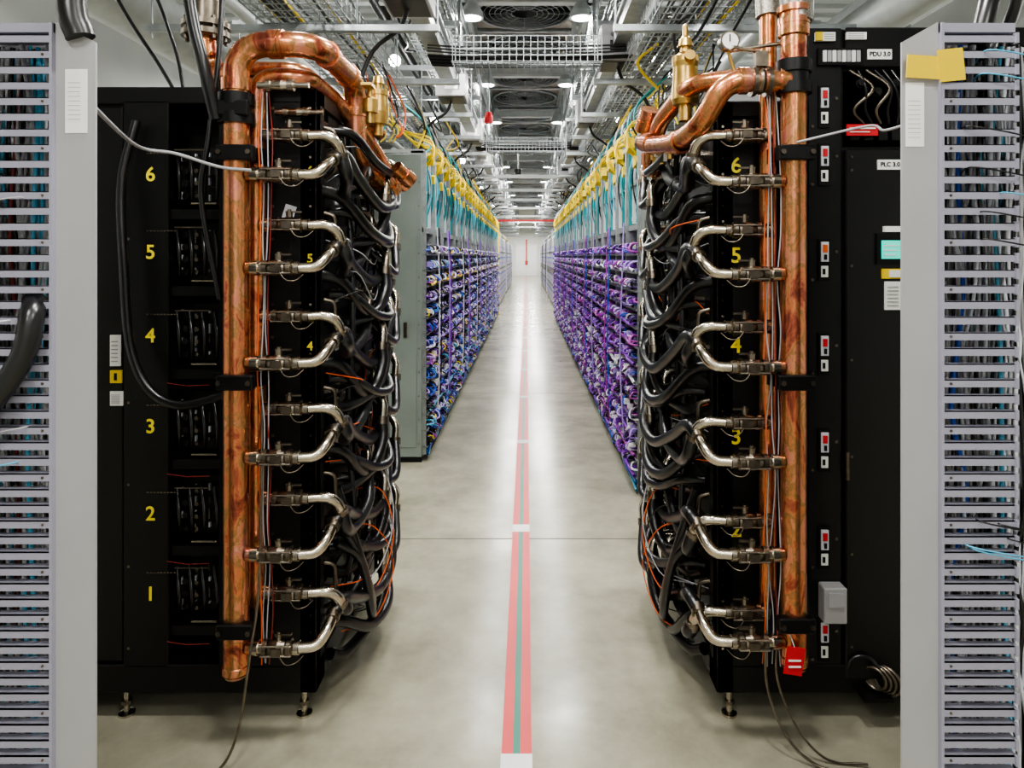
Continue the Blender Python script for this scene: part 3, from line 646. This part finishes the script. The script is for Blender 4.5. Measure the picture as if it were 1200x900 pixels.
end_panel(-1.74,-0.84,5.5,2.47,-0.98); end_panel(0.80,1.70,4.72,2.46,0.93)
for s,y in ((-1,19.4),(1,18.7)):
    b=MB(); x=s*0.78; b.box(min(x,x+s*0.14),max(x,x+s*0.14),y,y+0.1,0.0,2.6,"yellow",bev=0.006); b.box(min(x,x+s*0.9),max(x,x+s*0.9),y,y+0.1,2.5,2.6,"yellow"); b.box(min(x,x+s*0.12),max(x,x+s*0.12),y-0.01,y,0.3,0.5,"black"); b.obj("yellow_end_post")
b=MB(); 
b.box(0,0.9,0,0.78,0.05,2.3,"cwhite",bev=0.006); b.box(0.9,0.92,0.02,0.38,0.1,2.25,"cwhite",bev=0.004); b.box(0.9,0.92,0.4,0.76,0.1,2.25,"black_satin",bev=0.004)
b.box(0.02,0.88,0.02,0.76,0,0.05,"dark"); b.box(0.92,0.93,0.34,0.36,1.0,1.2,"steel"); 
for k in range(10): b.box(0.92,0.925,0.06,0.34,0.3+0.18*k,0.36+0.18*k,["lilac","blue","black_satin"][k%3])
for k in range(4): b.tube(spl([(0.6,0.1+0.15*k,2.3),(0.75,0.12+0.15*k,2.5),(0.5,0.15+0.15*k,2.8)],3),0.02,["yellow","teal","blue","cgrey"][k],5)
mc=b.data("server_cabinet_far")
for k in range(26):
    y=21.0+k*0.8
    if k in (10,11,20): continue
    o=bpy.data.objects.new("server_cabinet",mc); bpy.context.collection.objects.link(o); o.location=(-1.80,y,0)
    o=bpy.data.objects.new("server_cabinet",mc); bpy.context.collection.objects.link(o); o.location=(1.78,y+0.78,0); o.rotation_euler=(0,0,math.pi)

# ------------------------------------------------------------ overhead
def basket(name,x0,x1,z,h,ya,yb,fill,seed,step=0.1,wr=0.004,cols=None):
    r=random.Random(seed); b=MB(); y=ya
    while y<yb:
        b.tube([(x0,y,z+h),(x0,y,z),(x1,y,z),(x1,y,z+h)],wr,"galv",4,False,False); y+=step if y<14 else step*3
    nx=max(2,int((x1-x0)/0.05))
    for k in range(nx+1): b.tube([(x0+(x1-x0)*k/nx,ya,z),(x0+(x1-x0)*k/nx,yb,z)],wr,"galv",4,False,False)
    nz=max(2,int(h/0.05))
    for k in range(1,nz+1):
        for x in (x0,x1): b.tube([(x,ya,z+h*k/nz),(x,yb,z+h*k/nz)],wr if k<nz else wr*1.6,"galv",4,False,False)
    b.obj(name)
    if fill:
        b=MB()
        for k in range(fill):
            x=r.uniform(x0+0.02,x1-0.02); zz=z+0.015+r.uniform(0,h*0.5); pts=[]; y=ya+r.uniform(0,.5)
            while y<yb: pts.append((min(max(x+r.uniform(-.03,.03),x0+.01),x1-.01),y,max(zz+r.uniform(-.01,.01),z+.012))); y+=r.uniform(.5,1.2)
            b.tube(spl(pts,3),r.uniform(0.007,0.014),r.choice(cols or ["rubber","rubber","rubber","rubber","cgrey","rubber","rubber","yellow","black_satin"]),5,False)
        b.obj("overhead_cable_bundle")
basket("wire_mesh_cable_tray",-1.5,-1.0,2.98,0.12,2.0,30,14,1)
basket("wire_mesh_cable_tray",-0.95,-0.55,3.42,0.16,2.4,30,11,2)
basket("wire_mesh_cable_tray",0.72,1.2,3.0,0.16,2.9,30,14,3)
basket("wire_mesh_cable_tray",0.52,0.84,3.42,0.2,2.4,30,9,4)
basket("wire_mesh_cable_tray",1.25,1.7,3.5,0.2,2.0,30,9,6)
basket("wire_mesh_cable_tray",-2.1,-1.6,3.5,0.15,2.0,30,9,5)
for yy,z in ((4.8,3.02),(9.4,3.1)):
    b=MB(); x=-0.52; H=0.18
    while x<0.53: b.tube([(x,yy,z+H),(x,yy,z),(x,yy+0.32,z),(x,yy+0.32,z+H)],0.0035,"galv",4,False,False); x+=0.05
    for k in range(8): b.tube([(-0.53,yy+0.32*k/7,z),(0.53,yy+0.32*k/7,z)],0.0035,"galv",4,False,False)
    for k in range(1,5):
        for q in (0,0.32): b.tube([(-0.53,yy+q,z+H*k/4),(0.53,yy+q,z+H*k/4)],0.004,"galv",4,False,False)
    for k in range(7): b.tube(spl([(-0.70,yy+0.04*k+0.03,z+0.05),(-0.3,yy+0.04*k+0.02,z+0.03),(0.3,yy+0.04*k+0.04,z+0.04),(0.75,yy+0.04*k+0.03,z+0.05)],4),0.010,"rubber" if k%2 else "dark",5)
    for k in range(3): b.tube(spl([(-0.7,yy+0.02,z+0.08+.02*k),(-0.3,yy+0.02,z+0.05+.025*k),(0.3,yy+0.02,z+0.06+.025*k),(0.7,yy+0.02,z+0.08+.02*k)],4),0.007,"rubber",5)
    for x in (-0.5,0.5):
        for q in (0,0.32): b.tube([(x,yy+q,z),(x,yy+q,ZC-0.05)],0.005,"galv",5)
    b.obj("crossing_cable_tray")
b=MB(); y=2.7
while y<45:
    for s in (-1,1):
        if y>3: b.box(min(s*0.5,s*2.2),max(s*0.5,s*2.2),y,y+0.042,2.935,2.977,"galv",bev=0.004)
        b.box(min(s*0.5,s*2.2),max(s*0.5,s*2.2),y,y+0.042,3.37,3.412,"galv")
        for x in (0.51,0.97,1.55,2.15): b.tube([(s*x,y+0.02,2.9),(s*x,y+0.02,ZC-0.05)],0.006,"galv",5)
    y+=1.2 if y<20 else 2.4
b.obj("strut_support_frame")
b=MB()
for s in (-1,1):
    for x,z,h in ((0.50,3.72,0.09),(0.98,3.66,0.06)): b.box(min(s*x,s*(x+0.06)),max(s*x,s*(x+0.06)),2.4,45,z,z+h,"galv_white")
for k in range(12): b.box(-2.2,2.2,3.27+2.3*k,3.35+2.3*k,3.72,3.82,"galv_white",bev=0.005)
for yy in (12.0,14.5,17,20,24,28,33,38): 
    b.box(-0.9,0.9,yy,yy+0.06,3.02,3.08,"galv_white"); 
b.obj("overhead_grid_beams")
b=MB()
for x,z,r,m in ((-0.60,3.28,0.018,"galv"),(-0.66,3.28,0.018,"galv"),(0.62,3.25,0.02,"galv"),(-1.8,3.2,0.05,"galv_white"),(1.55,3.15,0.06,"galv_white"),(2.0,3.0,0.12,"galv_white"),(-2.6,3.3,0.2,"galv_white"),(2.7,3.5,0.2,"galv_white"),(-0.52,3.6,0.02,"galv"),(-1.25,3.75,0.05,"black_satin"),(1.3,3.8,0.05,"black_satin"),(-0.85,3.7,0.025,"steel_dark"),(0.9,3.62,0.03,"steel_dark")):
    b.tube([(x,1.6,z),(x,45,z)],r,m,14)
    y=3
    while y<40: b.lathe((x,y,z),(0,1,0),[(0,r),(0,r+0.006),(0.05,r+0.006),(0.05,r)],"steel",12); y+=3
b.obj("overhead_conduit")
b=MB()
for s in (-1,1):
    b.box(min(s*0.62,s*0.74),max(s*0.62,s*0.74),3.0,40,3.16,3.24,"galv")
    y=3.7 if s<0 else 4.9
    while y<20:
        b.box(min(s*0.54,s*0.80),max(s*0.54,s*0.80),y,y+0.35,2.98+0.08,3.32,"greypaint",bev=0.006); b.box(min(s*0.60,s*0.72),max(s*0.60,s*0.72),y-0.006,y,3.12,3.2,"label" if s<0 else "black")
        b.box(min(s*0.56,s*0.78),max(s*0.56,s*0.78),y+0.04,y+0.31,3.054,3.06,"black_satin")
        b.tube(spl([(s*0.68,y+0.2,3.06),(s*0.74,y+0.25,2.96),(s*0.9,y+0.3,2.85),(s*1.0,y+0.3,2.6)],4),0.014,"rubber",7)
        y+=2.3
b.obj("busway_with_tap_off_boxes")
b=MB()
for k in range(90):
    s=R.choice((-1,1)); x=s*R.uniform(0.8,1.5); y=R.uniform(3.2,16); L=R.uniform(.4,1.2); z=3.0
    b.tube(spl([(x,y,z+.03),(x-s*.1,y+L*.3,z-R.uniform(.02,.2)),(x-s*R.uniform(-.1,.15),y+L*.7,z-R.uniform(.02,.2)),(x,y+L,z+.03)],5),R.uniform(.006,.012),R.choice(["rubber","rubber","rubber","rubber","yellow","rubber"]),5)
for k in range(30):   # black loops dropping from the upper trays
    s=R.choice((-1,1)); x=s*R.uniform(0.55,1.0); y=R.uniform(3.6,15); L=R.uniform(.4,1.0); z=3.43
    b.tube(spl([(x,y,z),(x-s*.04,y+L*.3,z-R.uniform(.05,.15)),(x+s*.05,y+L*.7,z-R.uniform(.05,.15)),(x,y+L,z)],5),R.uniform(.006,.012),"rubber",5)
for k in range(14):
    s=R.choice((-1,1)); y=5.6+k*0.8; x=s*0.88
    for q in range(3): b.tube(spl([(x+s*.1,y,3.05),(x,y+.05*q,2.85),(x-s*.03,y+.1,2.7),(x+s*.03,y+.1,2.55)],4),0.010,R.choice(["yellow","rubber","rubber"]),6)
for s,y,c in ((-1,4.9,"orange"),(-1,5.0,"teal"),(-1,5.1,"yellow"),(-1,4.6,"rubber"),(1,4.4,"yellow"),(1,4.2,"rubber")):
    for q in range(3):
        x=s*(0.9+R.uniform(0,.3)); b.tube(spl([(x,y,2.5),(x-s*.03,y+.05,2.6+R.uniform(-.05,.05)),(x+s*R.uniform(-.05,.1),y+.1*q,2.75),(x+s*.1,y+.15,3.0)],5),0.006,c,6)
b.obj("hanging_cable_bundle")
# coolers w/ fans
b=MB(); Lc=2.1
b.box(-0.5,0.5,0,Lc,0.28,0.32,"galv")
for x in (-0.5,0.46): b.box(x,x+0.04,0,Lc,0,0.3,"galv")
for y in (0,Lc-0.04): b.box(-0.46,0.46,y,y+0.04,0,0.3,"galv")
b.box(-0.46,0.46,1.02,1.08,0,0.3,"galv"); b.box(-0.46,0.46,0.04,Lc-0.04,0.20,0.28,"dark")
for cy in (0.53,1.57):
    N=32; vs=[];fs=[]
    for i in range(N):
        a=2*math.pi*i/N; c_,s_=math.cos(a),math.sin(a); q=0.46/max(abs(c_),abs(s_))
        vs.append((0.43*c_,cy+0.43*s_,0.02)); vs.append((q*c_,cy+q*s_,0.02))
    for i in range(N): fs.append((2*i,2*i+1,(2*i+3)%(2*N),(2*i+2)%(2*N)))
    b.add(vs,fs,"steel_dark")
    for r_ in (0.12,0.17,0.22,0.27,0.32,0.37,0.42): b.ring((0,cy,0.0),(0,0,1),r_,0.0035,"galv",32,4)
    b.ring((0,cy,0.01),(0,0,1),0.435,0.016,"galv",36,6)
    b.lathe((0,cy,0.18),(0,0,-1),[(0,0.1),(0.12,0.1),(0.12,0.0)],"black_satin",20)
    for k in range(12):
        a=k*math.pi/6; b.tube([(0.1*math.cos(a),cy+0.1*math.sin(a),0.0),(0.44*math.cos(a),cy+0.44*math.sin(a),0.0)],0.003,"galv",4)
    for k in range(7):
        a=k*2*math.pi/7; M=Matrix.Rotation(a,3,'Z')@Matrix.Rotation(0.5,3,'X')
        vs=[M@Vector(v)+Vector((0,cy,0.12)) for v in ((0.09,-0.06,0),(0.42,-0.12,0),(0.42,0.12,0),(0.09,0.06,0))]
        b.add(vs,[(0,1,2,3)],"black")
mf=b.data("fan_cooler_unit")
for k in range(12):
    o=bpy.data.objects.new("overhead_fan_cooler",mf); bpy.context.collection.objects.link(o); o.location=(-0.02,3.4+k*2.3,3.86)
# ------------------------------------------------------------ lamps
b=MB(); b.lathe((0,0,0),(0,0,1),[(0,0.0),(0.0,0.075),(0.012,0.08)],"lamp",20); b.lathe((0,0,0.0),(0,0,1),[(0.0,0.08),(0.0,0.10),(0.05,0.09),(0.12,0.05),(0.2,0.045),(0.2,0.0)],"galv_white",20)
b.tube([(0,0,0.2),(0,0,0.9)],0.006,"galv",5)
ml=b.data("hanging_lamp")
b=MB(); 
for k in range(8):
    t0=math.pi*k/8; t1=math.pi*(k+1)/8
    b.lathe((0,0,0),(0,0,1),[(-0.05*math.cos(t0),0.05*math.sin(t0)),(-0.05*math.cos(t1),0.05*math.sin(t1))],"lamp",14)
b.lathe((0,0,0.045),(0,0,1),[(0,0.03),(0.06,0.03),(0.06,0.0)],"galv",12); b.tube([(0,0,0.1),(0,0,1.2)],0.006,"galv",5)
mg=b.data("fill_globe")  # body for the added fill lights, an invented fixture
def mkl(n,e,sz):
    ld=bpy.data.lights.new(n,'AREA'); ld.shape='DISK'; ld.size=sz; ld.energy=e; ld.color=(1.0,0.98,0.935); return ld
LD=mkl("lamp_light",37,0.3); LF=mkl("lamp_light_far",125,0.5); LN=mkl("lamp_light_near",44,0.7)
LP=bpy.data.lights.new("fill_globe_light",'POINT'); LP.energy=19; LP.shadow_soft_size=0.06; LP.color=(1.0,0.99,0.97)  # added fill light that lifts the ceiling brightness
def lamp(x,y,z,L,me=None,dz=-0.02):
    o=bpy.data.objects.new("fill_globe" if me else "hanging_lamp",me or ml); bpy.context.collection.objects.link(o); o.location=(x,y,z)
    l=bpy.data.objects.new("light",L); bpy.context.collection.objects.link(l); l.parent=o; l.location=(0,0,dz)
for yy in (-2.6,-0.4):
    for x in (-1.1,1.1): lamp(x,yy,3.5,LN)
for yy in (1.4,3.4,5.6,7.8,10.0,12.4,15.0):
    for s in (-1,1): lamp(s*0.45,yy,3.60,LD)
for yy in (18,22,27,33,40,47,53):
    for s in (-1,1): lamp(s*0.45,yy,3.60,LF)
for yy in (4,10):
    for s in (-1,1): lamp(s*3.4,yy,4.0,LF)
for yy in (3.3,5.7,8.1,11.7,16.5,22.5):  # made-up globes with point lights, added to brighten ceiling and rack tops
    for s in (-1,1): lamp(s*1.1,yy,3.28,LP,mg,-0.09)
b=MB(); b.lathe((0,0,0),(0,0,-1),[(0,0.07),(0.05,0.07),(0.05,0.06),(0.1,0.05),(0.13,0.0)],"black_satin",16); b.tube([(0,0,0),(0,0,0.9)],0.012,"galv",6); b.obj("dome_camera",loc=(-0.15,12.2,3.2))
b=MB(); b.box(-0.9,0.9,-0.03,0.03,0.0,0.06,"red"); 
for s in (-0.85,0.85): b.tube([(s,0,0.06),(s,0,1.8)],0.01,"galv",5)
b.obj("red_crossing_pipe",loc=(-0.05,20.5,2.68))
b=MB(); b.lathe((0,0,0),(0,0,-1),[(0,0.03),(0.06,0.05),(0.12,0.05),(0.12,0)],"red",14); b.tube([(0,0,0),(0,0,1.0)],0.01,"galv",6); b.obj("alarm_beacon",loc=(-0.42,7.6,3.25))

# ------------------------------------------------------------ world + camera
w=bpy.data.worlds.new("world"); scene.world=w; w.use_nodes=True
w.node_tree.nodes["Background"].inputs[0].default_value=(0.9,0.95,1,1); w.node_tree.nodes["Background"].inputs[1].default_value=0.4
try:
    scene.view_settings.look='AgX - Medium High Contrast'
except Exception as ex: print(ex)
cam=bpy.data.cameras.new("camera"); co=bpy.data.objects.new("camera",cam); bpy.context.collection.objects.link(co)
co.location=(0,0,1.65); co.rotation_euler=(math.pi/2,0,0)
cam.sensor_width=36; cam.lens=24.0
cam.shift_x=-17/1200; cam.shift_y=-150/1200
cam.clip_start=0.05; cam.clip_end=200
scene.camera=co
